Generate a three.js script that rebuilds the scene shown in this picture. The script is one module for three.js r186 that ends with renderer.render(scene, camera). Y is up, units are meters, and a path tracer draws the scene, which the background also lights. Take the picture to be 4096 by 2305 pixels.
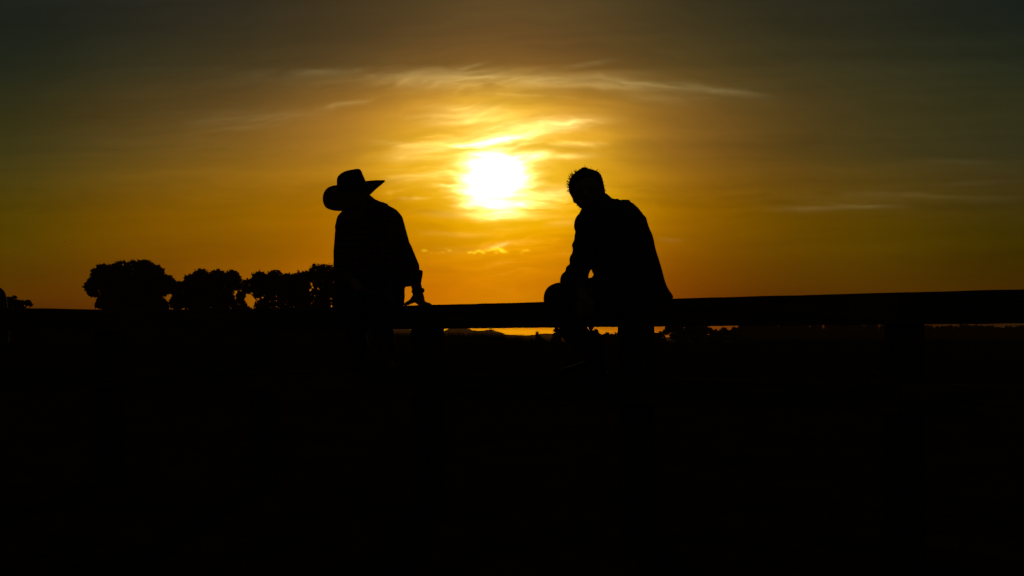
import * as THREE from 'three';
import { mergeGeometries } from 'three/addons/utils/BufferGeometryUtils.js';

// ------------------------------------------------------------------ camera, sky, sun, exposure
const scene = new THREE.Scene();
const EYE = 1.05, F = 3600, CX = 2048, HORIZON = 1365;          // lens constants, in pixels of the photograph
const camera = new THREE.PerspectiveCamera(2 * Math.atan(1152.5 / F) * 180 / Math.PI, 1024 / 576, 0.1, 12000);
camera.position.set(0, EYE, 0);
camera.lookAt(0, EYE, -1);
camera.setViewOffset(1024, 576, 0, -(HORIZON - 1152.5) / 4, 1024, 576);   // lens raised: verticals stay upright
const renderer = new THREE.WebGLRenderer({ antialias: true });
renderer.setSize(1024, 576);
renderer.toneMapping = THREE.LinearToneMapping;
const EXPOSURE = 0.1;                                          // exposed for the bright sky round the sun
renderer.toneMappingExposure = EXPOSURE;
renderer.shadowMap.enabled = true;

// small numeric helpers
const clamp = (x, a, b) => Math.min(b, Math.max(a, x));
const lerp = (a, b, t) => a + (b - a) * t;
const sstep = (a, b, x) => { const t = clamp((x - a) / (b - a), 0, 1); return t * t * (3 - 2 * t); };
function rng(seed) { let s = seed >>> 0; return () => { s = (s + 0x6D2B79F5) >>> 0; let t = s; t = Math.imul(t ^ (t >>> 15), t | 1); t ^= t + Math.imul(t ^ (t >>> 7), t | 61); return ((t ^ (t >>> 14)) >>> 0) / 4294967296; }; }
function hash3(x, y, z) { let h = Math.imul(x, 374761393) ^ Math.imul(y, 668265263) ^ Math.imul(z, 2147483647 - 58); h = Math.imul(h ^ (h >>> 13), 1274126177); h ^= h >>> 16; return (h >>> 0) / 4294967296; }
function noise(x, y, z = 0) {
  const xi = Math.floor(x), yi = Math.floor(y), zi = Math.floor(z);
  let fx = x - xi, fy = y - yi, fz = z - zi;
  fx = fx * fx * (3 - 2 * fx); fy = fy * fy * (3 - 2 * fy); fz = fz * fz * (3 - 2 * fz);
  const c = (a, b, d) => hash3(xi + a, yi + b, zi + d);
  return lerp(lerp(lerp(c(0, 0, 0), c(1, 0, 0), fx), lerp(c(0, 1, 0), c(1, 1, 0), fx), fy), lerp(lerp(c(0, 0, 1), c(1, 0, 1), fx), lerp(c(0, 1, 1), c(1, 1, 1), fx), fy), fz) * 2 - 1;
}
function fbm(x, y, z = 0, oct = 4) { let s = 0, a = 0.5; for (let i = 0; i < oct; i++) { s += a * noise(x, y, z + i * 7.3); x = x * 2.03 + 3.1; y = y * 2.03 + 1.7; z *= 2.01; a *= 0.5; } return s; }
const lin = (c) => { c /= 255; return c <= 0.04045 ? c / 12.92 : ((c + 0.055) / 1.055) ** 2.4; };

// the sky: air and thin cloud over the setting sun, laid out over directions (X, Y = tangent of the angles, scaled by F)
const SUN = { x: 1992, y: 706 };
const skyX = [0, 500, 1000, 1350, 1700, 2000, 2300, 2700, 3100, 3500, 4096];
const skyRows = [
  [0, [29, 33, 26], [38, 37, 29], [51, 45, 31], [66, 53, 31], [82, 64, 35], [92, 70, 37], [84, 66, 35], [62, 52, 30], [46, 43, 28], [38, 38, 27], [27, 32, 26]],
  [250, [35, 38, 25], [51, 47, 28], [69, 56, 30], [90, 68, 34], [118, 85, 38], [132, 94, 40], [120, 86, 38], [90, 70, 33], [64, 55, 29], [51, 48, 28], [38, 41, 26]],
  [450, [50, 47, 22], [75, 59, 26], [106, 77, 32], [152, 106, 38], [212, 153, 46], [246, 188, 54], [212, 153, 44], [134, 95, 34], [88, 67, 28], [65, 56, 27], [50, 48, 25]],
  [600, [63, 56, 22], [92, 70, 24], [130, 92, 28], [172, 120, 34], [234, 176, 38], [252, 204, 58], [234, 174, 38], [148, 103, 30], [96, 70, 24], [71, 59, 25], [52, 48, 25]],
  [715, [71, 59, 16], [106, 77, 18], [143, 98, 18], [178, 122, 20], [234, 174, 26], [255, 208, 52], [236, 174, 26], [156, 106, 18], [106, 74, 17], [84, 64, 19], [62, 51, 21]],
  [850, [80, 62, 6], [115, 77, 5], [145, 95, 3], [174, 111, 2], [226, 158, 4], [254, 194, 10], [236, 170, 5], [156, 102, 2], [109, 74, 3], [88, 64, 7], [64, 51, 11]],
  [980, [86, 63, 2], [117, 75, 0], [142, 88, 0], [174, 106, 0], [212, 138, 0], [238, 162, 0], [214, 138, 0], [146, 90, 0], [105, 69, 0], [87, 62, 0], [63, 48, 3]],
  [1100, [88, 57, 0], [112, 66, 0], [146, 86, 0], [182, 106, 0], [208, 124, 0], [218, 134, 0], [198, 118, 0], [138, 77, 0], [100, 61, 0], [85, 56, 0], [65, 44, 1]],
  [1200, [90, 51, 0], [109, 60, 0], [158, 90, 0], [190, 108, 0], [204, 116, 0], [216, 130, 0], [196, 114, 0], [130, 67, 0], [94, 51, 0], [82, 48, 0], [69, 42, 1]],
  [1330, [70, 36, 0], [96, 50, 0], [150, 84, 0], [200, 116, 0], [226, 142, 0], [234, 152, 0], [218, 134, 0], [160, 84, 0], [96, 48, 0], [62, 30, 2], [50, 26, 3]],
];
function catmull(p0, p1, p2, p3, t) { return 0.5 * (2 * p1 + (p2 - p0) * t + (2 * p0 - 5 * p1 + 4 * p2 - p3) * t * t + (3 * p1 - p0 - 3 * p2 + p3) * t * t * t); }
function skyBase(X, Y, out) {
  let i = 0; while (i < skyX.length - 2 && X > skyX[i + 1]) i++;
  let j = 0; while (j < skyRows.length - 2 && Y > skyRows[j + 1][0]) j++;
  const tx = clamp((X - skyX[i]) / (skyX[i + 1] - skyX[i]), 0, 1), ty = clamp((Y - skyRows[j][0]) / (skyRows[j + 1][0] - skyRows[j][0]), 0, 1);
  const n = skyX.length, m = skyRows.length, at = (r, c) => skyRows[clamp(r, 0, m - 1)][clamp(c, 0, n - 1) + 1];
  for (let k = 0; k < 3; k++) {
    const row = (r) => catmull(at(r, i - 1)[k], at(r, i)[k], at(r, i + 1)[k], at(r, i + 2)[k], tx);
    out[k] = lin(Math.max(0, catmull(row(j - 1), row(j), row(j + 1), row(j + 2), ty)));
  }
}
// wisps of cirrus: [x0, y0, x1, y1, half width, strength]
const wisps = [
  [1130, 296, 1440, 276, 13, 0.45], [1380, 304, 2050, 290, 30, 0.55], [1650, 310, 2260, 298, 34, 0.5], [760, 300, 1500, 300, 34, 0.2], [520, 470, 1300, 450, 40, 0.14], [2500, 350, 3200, 372, 34, 0.2], [3000, 800, 3900, 790, 40, 0.1], [100, 560, 1000, 545, 50, 0.08], [1840, 304, 2320, 328, 15, 0.5], [2050, 308, 2640, 336, 28, 0.75], [2400, 330, 2840, 346, 16, 0.8], [2700, 338, 3090, 388, 13, 0.75],
  [2430, 385, 2740, 402, 16, 0.28], [2220, 280, 2500, 232, 10, 0.3], [1840, 278, 1960, 243, 7, 0.32], [1500, 320, 1900, 330, 20, 0.2], [2300, 300, 2700, 285, 16, 0.22],
  [720, 495, 1320, 442, 17, 0.26], [1260, 438, 1490, 398, 9, 0.5], [840, 520, 1160, 495, 9, 0.14], [1880, 371, 2430, 393, 5, 0.22], [300, 280, 1150, 272, 14, 0.1],
  [1700, 430, 2080, 440, 18, 0.4], [1600, 470, 2000, 455, 14, 0.3], [1560, 600, 1880, 560, 16, 0.5], [1680, 500, 2030, 470, 10, 0.45], [2140, 470, 2480, 480, 12, 0.4],
  [2180, 580, 2440, 574, 11, 0.6], [2200, 630, 2400, 612, 12, 0.4], [1540, 640, 1820, 625, 12, 0.4], [1500, 720, 1850, 690, 14, 0.35], [1580, 792, 1740, 794, 6, 0.35], [1480, 560, 1700, 590, 10, 0.2],
  [3330, 822, 3640, 830, 6, 0.55], [3180, 838, 3420, 826, 8, 0.3], [3340, 772, 3760, 776, 11, 0.25], [3060, 836, 3330, 830, 12, 0.16], [3600, 784, 4140, 792, 7, 0.2], [3740, 742, 4140, 720, 8, 0.22], [3650, 640, 4010, 652, 9, 0.12], [3820, 800, 4140, 806, 9, 0.12],
  [1700, 860, 2200, 850, 12, 0.16], [1640, 930, 1980, 940, 10, 0.12], [2150, 900, 2330, 880, 12, 0.16], [2630, 955, 2760, 960, 8, 0.2], [1700, 1000, 2000, 990, 16, 0.08],
];
const bright = [   // glowing veils close to the sun: [x, y, half length, half width, tilt, strength]
  [2130, 515, 170, 30, -0.12, 1.5], [2250, 498, 110, 20, -0.04, 0.8], [2050, 500, 200, 40, -0.12, 0.25], [1990, 556, 130, 9, -0.13, 1.5], [2030, 540, 90, 16, -0.12, 0.8], [2110, 624, 62, 13, -0.08, 4.0], [1880, 652, 50, 10, 0.05, 2.4], [1885, 722, 60, 12, 0, 2.0], [1910, 766, 70, 8, 0.04, 4.0],
  [2080, 738, 50, 14, -0.08, 4.0], [2010, 815, 80, 15, -0.02, 4.4], [2160, 785, 130, 24, -0.14, 1.3], [1760, 600, 130, 12, -0.12, 0.6], [2230, 630, 110, 10, -0.06, 0.5], [1900, 470, 150, 18, -0.1, 0.3], [2000, 860, 190, 16, 0.02, 0.35],
];
const puffs = [    // low cumulus far away: [x, y, radius, strength]
  [1877, 1011, 5, 1], [1888, 1008, 4, 0.9], [1899, 1010, 5, 0.9], [1910, 1005, 6, 1.1], [1921, 1004, 6, 1.2], [1931, 1008, 5, 0.9], [1943, 1003, 5, 1], [1955, 1002, 5, 1.1], [1966, 998, 6, 1.2], [1978, 995, 6, 1.3], [1990, 994, 6, 1.4], [2001, 998, 6, 1.3], [2009, 1004, 7, 1.4], [2020, 1007, 6, 1.2], [2031, 1009, 4, 0.8], [1897, 1014, 6, 0.8], [1935, 1013, 7, 0.6], [1985, 1011, 7, 0.6],
  [1696, 1003, 6, 0.9], [1706, 1004, 3, 0.5], [1724, 1012, 3, 0.4], [1753, 1014, 3, 0.4], [1770, 1010, 3, 0.5], [1798, 1002, 5, 0.6], [1785, 996, 3, 0.3], [2083, 1011, 4, 0.6], [2094, 1005, 5, 0.8], [2107, 1002, 5, 0.9], [2115, 1004, 3, 0.5],
];
function skyDetail(X, Y, c) {
  // fibres drawn out by the wind: they climb to the right over the sun and sink again further right
  const gx = X - SUN.x, gy = Y - SUN.y;
  const th = lerp(-0.15, 0.07, sstep(1900, 2900, X)) * sstep(760, 520, Y) + 0.03 * Math.sin(Y / 90);
  const ca0 = Math.cos(th), sa0 = Math.sin(th);
  const u = gx * ca0 + gy * sa0, v = -gx * sa0 + gy * ca0;
  const w1 = fbm(X / 210, Y / 90, 3.3, 4), w2 = fbm(X / 170, Y / 70, 8.1, 4);
  const wx = X + 60 * w1, wy = Y + 7 * w2;
  const bands = fbm(X / 1300 + 0.3 * w1, (Y + 0.03 * gx) / 55 + 0.4 * w2, 21.3, 5);        // long faint sheets right across the sky
  const patch = fbm(u / 420 + 0.4 * w1, v / 90 + 0.5 * w2, 1.2, 4);                 // broad veils
  const s1 = fbm(u / 230 + 0.7 * w1, v / 30 + 1.1 * w2, 4.4, 5);                     // streaks
  const ridge1 = 1 - Math.abs(noise(u / 190 + 1.1 * w1, v / 24 + 2.2 * w2, 9.7)) * 2.2, ridge2 = 1 - Math.abs(noise(u / 90 + 1.6 * w2, v / 12 + 2.0 * w1, 13.1)) * 2.2;
  const fibre = Math.max(0, ridge1) ** 2 * 0.7 + Math.max(0, ridge2) ** 2 * 0.4 - 0.34;   // fine hair-like cloud
  const some = sstep(-0.25, 0.35, patch);
  const dx = gx / 1.1, r = Math.hypot(dx, gy);
  const near = Math.exp(-((r / 400) ** 2)), band = Math.exp(-(((Y - 345) / 95) ** 2)) * Math.exp(-(((X - 2050) / 900) ** 2));
  const amp = 0.06 + 0.3 * near + 0.16 * band + 0.07 * Math.exp(-(((Y - 780) / 60) ** 2));
  const m = 1 + amp * (0.8 * s1 + 0.9 * patch + 0.6 * fibre * some) + 0.17 * bands * sstep(1150, 900, Y);
  let add = 0;
  for (const [x0, y0, x1, y1, w, k] of wisps) {
    const ux = x1 - x0, uy = y1 - y0, L = Math.hypot(ux, uy), a = ((wx - x0) * ux + (wy - y0) * uy) / (L * L);
    if (a < -0.1 || a > 1.1) continue;
    const d = ((wx - x0) * -uy + (wy - y0) * ux) / L / w;
    if (d * d > 9) continue;
    const sharp = d > 0 ? 0.6 : 1.35;                                                // one side frays, the other is crisper
    add += k * Math.exp(-d * d * sharp) * sstep(-0.1, 0.4, a) * sstep(1.1, 0.55, a) * Math.max(0, 1.0 + 0.9 * s1 + 0.6 * fibre);
  }
  for (let k = 0; k < 3; k++) c[k] *= m;
  const lum = c[0] * 0.5 + c[1] * 0.5;
  c[0] += add * 0.72 * (lum + 0.02); c[1] += add * 0.58 * (lum + 0.02); c[2] += add * (0.2 * lum + 0.01);
  // the glow round the sun, broken by the cloud in front of it
  const re = r * (1 - 0.6 * s1 - 0.5 * patch - 0.12 * fibre);
  let glow = Math.min(9, 2.6 * Math.exp(-(re - 100) / 24));
  for (const [x, y, l, w, tilt, k] of bright) {
    const ca = Math.cos(tilt), sa = Math.sin(tilt), px = wx - x, py = wy - y, a = (px * ca + py * sa) / l, b = (-px * sa + py * ca) / w;
    const e = a * a + b * b; if (e > 7) continue;
    glow += 0.55 * k * Math.exp(-e) * Math.max(0, 0.85 + 0.7 * s1 + 0.45 * fibre);
  }
  glow = Math.max(0, glow);
  c[0] += glow; c[1] += glow * 0.8; c[2] += glow * 0.33;
  if (Math.abs(Y - 1005) < 30 && X > 1650 && X < 2160) {
    let p = 0;
    const jx = X + 4 * noise(X / 5, Y / 5, 2), jy = Y + 3 * noise(X / 5, Y / 5, 5);
    for (const [x, y, q, k] of puffs) { const e = ((jx - x) ** 2 + (jy - y) ** 2 * 1.3) / (q * q); if (e < 6) p += 0.55 * k * Math.exp(-e); }
    p *= Y > 1014 ? Math.exp(-(((Y - 1014) / 3) ** 2)) : 1;
    c[0] += p * 0.75; c[1] += p * 0.7; c[2] += p * 0.03;
  }
}
const HAZE = 0.00065, HAZE_TOP = 41, HAZE_REACH = 3500;      // haze per metre; how high and far the hazy air lies
{
  const W = 4096, H = 4096, data = new Float32Array(W * H * 4), c = [0, 0, 0];
  for (let j = 0; j < H; j++) {
    const el = ((j + 0.5) / H - 0.5) * Math.PI, sy = Math.sin(el), cy = Math.cos(el);
    for (let i = 0; i < W; i++) {
      const o = (j * W + i) * 4, ang = (i + 0.5) / W * 2 * Math.PI - Math.PI, x = cy * Math.cos(ang), z = cy * Math.sin(ang);
      data[o + 3] = 1;
      // far from the sun: dim blue-grey dusk, a little warmer low down
      const low = Math.exp(-Math.max(0, sy) / 0.16);
      const fr = lerp(0.0075, 0.0105, low), fg = lerp(0.0105, 0.0095, low), fb = lerp(0.0115, 0.0062, low);
      if (z > -0.05 || el < -0.05) { data[o] = fr / EXPOSURE; data[o + 1] = fg / EXPOSURE; data[o + 2] = fb / EXPOSURE; continue; }
      const X = CX + F * x / -z, Y = HORIZON - F * sy / -z;
      skyBase(clamp(X, 0, 4096), clamp(Y, 0, 1345), c);
      if (X > -400 && X < 4500 && Y > -300 && Y < 1400) skyDetail(X, Y, c);
      if (sy > 0) {   // the air in front of the sky takes light away and scatters a little back: what lies beyond is that much stronger
        const T = Math.exp(-HAZE * Math.min(HAZE_REACH, HAZE_TOP * Math.hypot(x, z) / sy));
        for (let k = 0; k < 3; k++) c[k] = Math.max(0, c[k] - (1 - T) * [0.045, 0.02, 0.004][k]) / T;
      }
      const out = Math.hypot(Math.max(0, Math.abs(X - CX) - 2048), Math.max(0, -Y)) / F;
      const t = sstep(0, 1.1, out);
      data[o] = lerp(c[0], fr, t) / EXPOSURE; data[o + 1] = lerp(c[1], fg, t) / EXPOSURE; data[o + 2] = lerp(c[2], fb, t) / EXPOSURE;
    }
  }
  const sky = new THREE.DataTexture(data, W, H, THREE.RGBAFormat, THREE.FloatType);
  sky.mapping = THREE.EquirectangularReflectionMapping; sky.magFilter = THREE.LinearFilter; sky.minFilter = THREE.LinearFilter; sky.needsUpdate = true;
  scene.background = sky; scene.environment = sky;
}
const sun = new THREE.DirectionalLight(new THREE.Color().setRGB(1, 0.62, 0.22), 2.4);
sun.position.set((SUN.x - CX) / F * 100, (HORIZON - SUN.y) / F * 100, -100);
sun.castShadow = true; sun.shadow.radius = 3; sun.shadow.mapSize.set(2048, 2048);
Object.assign(sun.shadow.camera, { left: -30, right: 30, top: 30, bottom: -30, near: 1, far: 300 });
scene.add(sun, sun.target);

// ------------------------------------------------------------------ helpers
const V = (x, y, z) => new THREE.Vector3(x, y, z);
const P = (px, py, d) => V((px - CX) / F * d, EYE + (HORIZON - py) / F * d, -d);        // the point seen at (px, py), d metres away
const taken = new Map();
function numbered(name) { const n = taken.get(name) ?? 0; taken.set(name, n + 1); return n ? `${name}_${String(n).padStart(3, '0')}` : name; }
function shadows(o) { o.castShadow = true; o.receiveShadow = true; return o; }
function mesh(name, geometry, material, parent) { const m = shadows(new THREE.Mesh(geometry, material)); m.name = parent === scene ? numbered(name) : name; parent.add(m); return m; }
function thing(name, label, category, at = V(0, 0, 0), group) {
  const g = new THREE.Group(); g.name = numbered(name); g.position.copy(at); g.userData = { label, category }; if (group) g.userData.group = group; scene.add(g); return g;
}
function structure(m) { m.userData.kind = 'structure'; return m; }

// textures: base colour and relief from layered noise
function texture(size, fn, srgb = true) {
  const d = new Uint8Array(size * size * 4);
  for (let y = 0; y < size; y++) for (let x = 0; x < size; x++) {
    const c = fn(x / size, y / size), o = (y * size + x) * 4;
    for (let k = 0; k < 3; k++) d[o + k] = clamp(Math.round(c[k]), 0, 255); d[o + 3] = 255;
  }
  const t = new THREE.DataTexture(d, size, size); t.wrapS = t.wrapT = THREE.RepeatWrapping; t.magFilter = THREE.LinearFilter; t.minFilter = THREE.LinearMipmapLinearFilter; t.generateMipmaps = true;
  if (srgb) t.colorSpace = THREE.SRGBColorSpace; t.needsUpdate = true; return t;
}
const tile = (u, v, s, oct, zz, sx = 1, sy = 1) => {   // noise that wraps
  const a = u * Math.PI * 2, b = v * Math.PI * 2;
  return fbm(Math.cos(a) * s * sx + 11 + Math.sin(b) * s * sy * 0.6, Math.sin(a) * s * sx + 7, Math.cos(b) * s * sy + zz, oct);
};
const grey = (v) => [v, v, v];
const woodMap = (seed, base) => texture(256, (u, v) => {
  const g = fbm(u * 3 + seed, v * 46, seed, 4), k = fbm(u * 9, v * 120, seed + 3, 3), n = tile(u, v, 1.2, 3, seed);
  const f = 1 + 0.35 * g + 0.22 * k + 0.2 * n; return base.map((c) => c * f);
});
const woodBump = texture(256, (u, v) => grey(128 + 90 * fbm(u * 3 + 2, v * 46, 5, 4) + 40 * fbm(u * 9, v * 120, 9, 3)), false);
const clothBump = texture(256, (u, v) => grey(128 + 60 * Math.sin(u * 400) * Math.sin(v * 400) + 50 * tile(u, v, 5, 3, 2)), false);
const soil = texture(512, (u, v) => { const a = tile(u, v, 2, 5, 1), b = tile(u, v, 9, 4, 6); return [40 + 17 * a + 14 * b, 35 + 15 * a + 12 * b, 27 + 12 * a + 9 * b]; });
const soilBump = texture(512, (u, v) => grey(128 + 70 * tile(u, v, 8, 5, 3) + 40 * tile(u, v, 22, 3, 4)), false);
const meadow = texture(512, (u, v) => { const a = tile(u, v, 2, 5, 2), b = tile(u, v, 12, 4, 9); return [66 + 30 * a + 24 * b, 72 + 28 * a + 26 * b, 36 + 16 * a + 14 * b]; });
const rep = (t, x, y) => { const c = t.clone(); c.repeat.set(x, y); c.needsUpdate = true; return c; };
const std = (o) => new THREE.MeshPhysicalMaterial({ roughness: 0.9, specularIntensity: 0.3, ...o });
const phys = (o) => new THREE.MeshPhysicalMaterial({ roughness: 0.95, specularIntensity: 0.25, ...o });
const MAT = {
  wood: [[84, 70, 55], [76, 65, 52], [90, 76, 58]].map((b, i) => phys({ specularIntensity: 0, map: woodMap(i * 5 + 1, b), bumpMap: woodBump, bumpScale: 0.004 })),
  post: phys({ specularIntensity: 0, map: woodMap(21, [70, 58, 46]), bumpMap: woodBump, bumpScale: 0.006 }),
  soil: phys({ map: rep(soil, 900, 900), bumpMap: rep(soilBump, 900, 900), bumpScale: 0.012, roughness: 1, specularIntensity: 0 }),
  hill: phys({ map: meadow, roughness: 1, specularIntensity: 0 }),
  grass: phys({ color: new THREE.Color().setRGB(0.05, 0.058, 0.02), roughness: 1, specularIntensity: 0 }),
  leaf: phys({ color: new THREE.Color().setRGB(0.045, 0.07, 0.022), roughness: 0.9, specularIntensity: 0.05 }),
  leafDry: phys({ color: new THREE.Color().setRGB(0.06, 0.075, 0.025), roughness: 0.9, specularIntensity: 0.05 }),
  leafPine: phys({ color: new THREE.Color().setRGB(0.035, 0.06, 0.028), roughness: 0.9, specularIntensity: 0.05 }),
  bark: std({ map: woodMap(31, [72, 60, 48]), bumpMap: woodBump, bumpScale: 0.02, roughness: 1 }),
  skin: phys({ color: new THREE.Color().setRGB(0.2, 0.11, 0.07), roughness: 0.65, specularIntensity: 0.4 }),
  denim: std({ map: rep(texture(256, (u, v) => { const a = tile(u, v, 14, 3, 4), b = tile(u, v, 2, 3, 8); return [44 + 14 * a + 8 * b, 54 + 16 * a + 10 * b, 78 + 18 * a + 12 * b]; }), 2, 2), bumpMap: clothBump, bumpScale: 0.001 }),
  shirt: std({ map: texture(256, (u, v) => { const a = (Math.floor(u * 16) % 2) * 0.5 + (Math.floor(v * 16) % 2) * 0.5, b = tile(u, v, 9, 3, 4); return [96 - 34 * a + 8 * b, 70 - 28 * a + 8 * b, 58 - 20 * a + 8 * b]; }), bumpMap: clothBump, bumpScale: 0.001 }),
  jacket: std({ map: texture(256, (u, v) => { const b = tile(u, v, 7, 4, 4), c = tile(u, v, 2, 2, 1); return [62 + 12 * b + 6 * c, 60 + 12 * b + 6 * c, 58 + 12 * b + 6 * c]; }), bumpMap: clothBump, bumpScale: 0.0015 }),
  felt: std({ map: texture(128, (u, v) => { const b = tile(u, v, 8, 4, 4); return [84 + 12 * b, 66 + 10 * b, 48 + 8 * b]; }), bumpMap: clothBump, bumpScale: 0.0006, roughness: 1 }),
  band: std({ color: 0x2a1c12, roughness: 0.6 }),
  leather: std({ map: texture(128, (u, v) => { const b = tile(u, v, 7, 4, 2); return [58 + 14 * b, 38 + 10 * b, 24 + 8 * b]; }), roughness: 0.85, specularIntensity: 0.15 }),
  hair: std({ color: 0x21160e, roughness: 0.7 }),
  eye: std({ color: 0x8d857a, roughness: 0.3 }), iris: std({ color: 0x24170e, roughness: 0.2 }),
  steel: std({ specularIntensity: 1, color: 0x9a9a98, metalness: 1, roughness: 0.3 }),
  paint: phys({ color: new THREE.Color().setRGB(0.05, 0.055, 0.065), roughness: 0.75, specularIntensity: 0.12 }),
  rubber: std({ color: 0x151515, roughness: 0.85 }), trim: std({ color: 0x1c1c1c, roughness: 0.6 }),
  glass: phys({ color: 0x202426, roughness: 0.08, specularIntensity: 1, transmission: 0.4, thickness: 0 }),
  lamp: phys({ color: new THREE.Color().setRGB(0.35, 0.03, 0.02), roughness: 0.15, specularIntensity: 1 }),
};

// solids from distance fields, meshed with surface nets
function solid(fn, lo, hi, cell) {
  const nx = Math.ceil((hi.x - lo.x) / cell) + 1, ny = Math.ceil((hi.y - lo.y) / cell) + 1, nz = Math.ceil((hi.z - lo.z) / cell) + 1;
  const f = new Float32Array(nx * ny * nz), id = (i, j, k) => i + nx * (j + ny * k);
  for (let k = 0; k < nz; k++) for (let j = 0; j < ny; j++) for (let i = 0; i < nx; i++) f[id(i, j, k)] = fn(lo.x + i * cell, lo.y + j * cell, lo.z + k * cell);
  const vert = new Int32Array(nx * ny * nz).fill(-1), pos = [], idx = [];
  for (let k = 0; k < nz - 1; k++) for (let j = 0; j < ny - 1; j++) for (let i = 0; i < nx - 1; i++) {
    let n = 0, sx = 0, sy = 0, sz = 0;
    for (let e = 0; e < 12; e++) {
      const ax = e >> 2, b = e & 1, c = (e >> 1) & 1;
      const a0 = ax === 0 ? [0, b, c] : ax === 1 ? [b, 0, c] : [b, c, 0], a1 = [...a0]; a1[ax] = 1;
      const f0 = f[id(i + a0[0], j + a0[1], k + a0[2])], f1 = f[id(i + a1[0], j + a1[1], k + a1[2])];
      if ((f0 < 0) === (f1 < 0)) continue;
      const t = f0 / (f0 - f1); n++;
      sx += a0[0] + (a1[0] - a0[0]) * t; sy += a0[1] + (a1[1] - a0[1]) * t; sz += a0[2] + (a1[2] - a0[2]) * t;
    }
    if (n) { vert[id(i, j, k)] = pos.length / 3; pos.push(lo.x + (i + sx / n) * cell, lo.y + (j + sy / n) * cell, lo.z + (k + sz / n) * cell); }
  }
  const quad = (a, b, c, d, flip) => { if (a < 0 || b < 0 || c < 0 || d < 0) return; flip ? idx.push(a, c, b, a, d, c) : idx.push(a, b, c, a, c, d); };
  for (let k = 1; k < nz - 1; k++) for (let j = 1; j < ny - 1; j++) for (let i = 1; i < nx - 1; i++) {
    const s = f[id(i, j, k)] < 0;
    if (s !== f[id(i + 1, j, k)] < 0) quad(vert[id(i, j - 1, k - 1)], vert[id(i, j, k - 1)], vert[id(i, j, k)], vert[id(i, j - 1, k)], !s);
    if (s !== f[id(i, j + 1, k)] < 0) quad(vert[id(i - 1, j, k - 1)], vert[id(i - 1, j, k)], vert[id(i, j, k)], vert[id(i, j, k - 1)], !s);
    if (s !== f[id(i, j, k + 1)] < 0) quad(vert[id(i - 1, j - 1, k)], vert[id(i, j - 1, k)], vert[id(i, j, k)], vert[id(i - 1, j, k)], !s);
  }
  const g = new THREE.BufferGeometry();
  g.setAttribute('position', new THREE.Float32BufferAttribute(pos, 3)); g.setIndex(idx);
  const uv = []; for (let i = 0; i < pos.length; i += 3) uv.push((pos[i] + pos[i + 2] * 0.7) * 3, pos[i + 1] * 3);
  g.setAttribute('uv', new THREE.Float32BufferAttribute(uv, 2)); g.computeVertexNormals(); return g;
}
const smin = (a, b, k) => { const h = Math.max(k - Math.abs(a - b), 0) / k; return Math.min(a, b) - h * h * k * 0.25; };
function capsule(a, b, ra, rb) {   // tapered limb
  const dx = b.x - a.x, dy = b.y - a.y, dz = b.z - a.z, q = dx * dx + dy * dy + dz * dz;
  return (x, y, z) => { const px = x - a.x, py = y - a.y, pz = z - a.z, t = clamp((px * dx + py * dy + pz * dz) / q, 0, 1); return Math.hypot(px - dx * t, py - dy * t, pz - dz * t) - (ra + (rb - ra) * t); };
}
function chain(pts, k = 0.02) {    // [[point, radius], ...]
  const c = []; for (let i = 0; i < pts.length - 1; i++) c.push(capsule(pts[i][0], pts[i + 1][0], pts[i][1], pts[i + 1][1]));
  return (x, y, z) => { let d = c[0](x, y, z); for (let i = 1; i < c.length; i++) d = smin(d, c[i](x, y, z), k); return d; };
}
const ball = (c, rx, ry = rx, rz = rx) => (x, y, z) => { const k = Math.hypot((x - c.x) / rx, (y - c.y) / ry, (z - c.z) / rz); return (k - 1) * Math.min(rx, ry, rz); };
// a body or garment given as cross-sections: [py, left px, right px, offset towards the viewer (m), half depth (m)] at distance d
function sections(rows, d, grow = 0, power = 2.3) {
  const r = rows.map(([py, l, rr, dz, hd]) => { const a = P(l, py, d), b = P(rr, py, d); return [a.y, (a.x + b.x) / 2, Math.max(0.004, (b.x - a.x) / 2 + grow), -d + dz, Math.max(0.004, hd + grow)]; }).sort((p, q) => p[0] - q[0]);
  const lo = r[0][0], hi = r[r.length - 1][0];
  return (x, y, z) => {
    let i = 0; while (i < r.length - 2 && y > r[i + 1][0]) i++;
    const A = r[i], B = r[i + 1], t = clamp((y - A[0]) / (B[0] - A[0]), 0, 1);
    const cx = lerp(A[1], B[1], t), hx = lerp(A[2], B[2], t), cz = lerp(A[3], B[3], t), hz = lerp(A[4], B[4], t);
    const q = (Math.abs((x - cx) / hx) ** power + Math.abs((z - cz) / hz) ** power) ** (1 / power);
    return Math.max((q - 1) * Math.min(hx, hz), y - hi - grow, lo - y - grow);
  };
}
const union = (list, k) => (x, y, z) => { let d = 1e9; for (const f of list) { const v = f(x, y, z); d = d > 1e8 ? v : smin(d, v, k); } return d; };
const folds = (f, amp, s) => (x, y, z) => { const d = f(x, y, z); return Math.abs(d) > 0.03 ? d : d + amp * fbm(x * s, y * s * 1.4, z * s, 2); };

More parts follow.
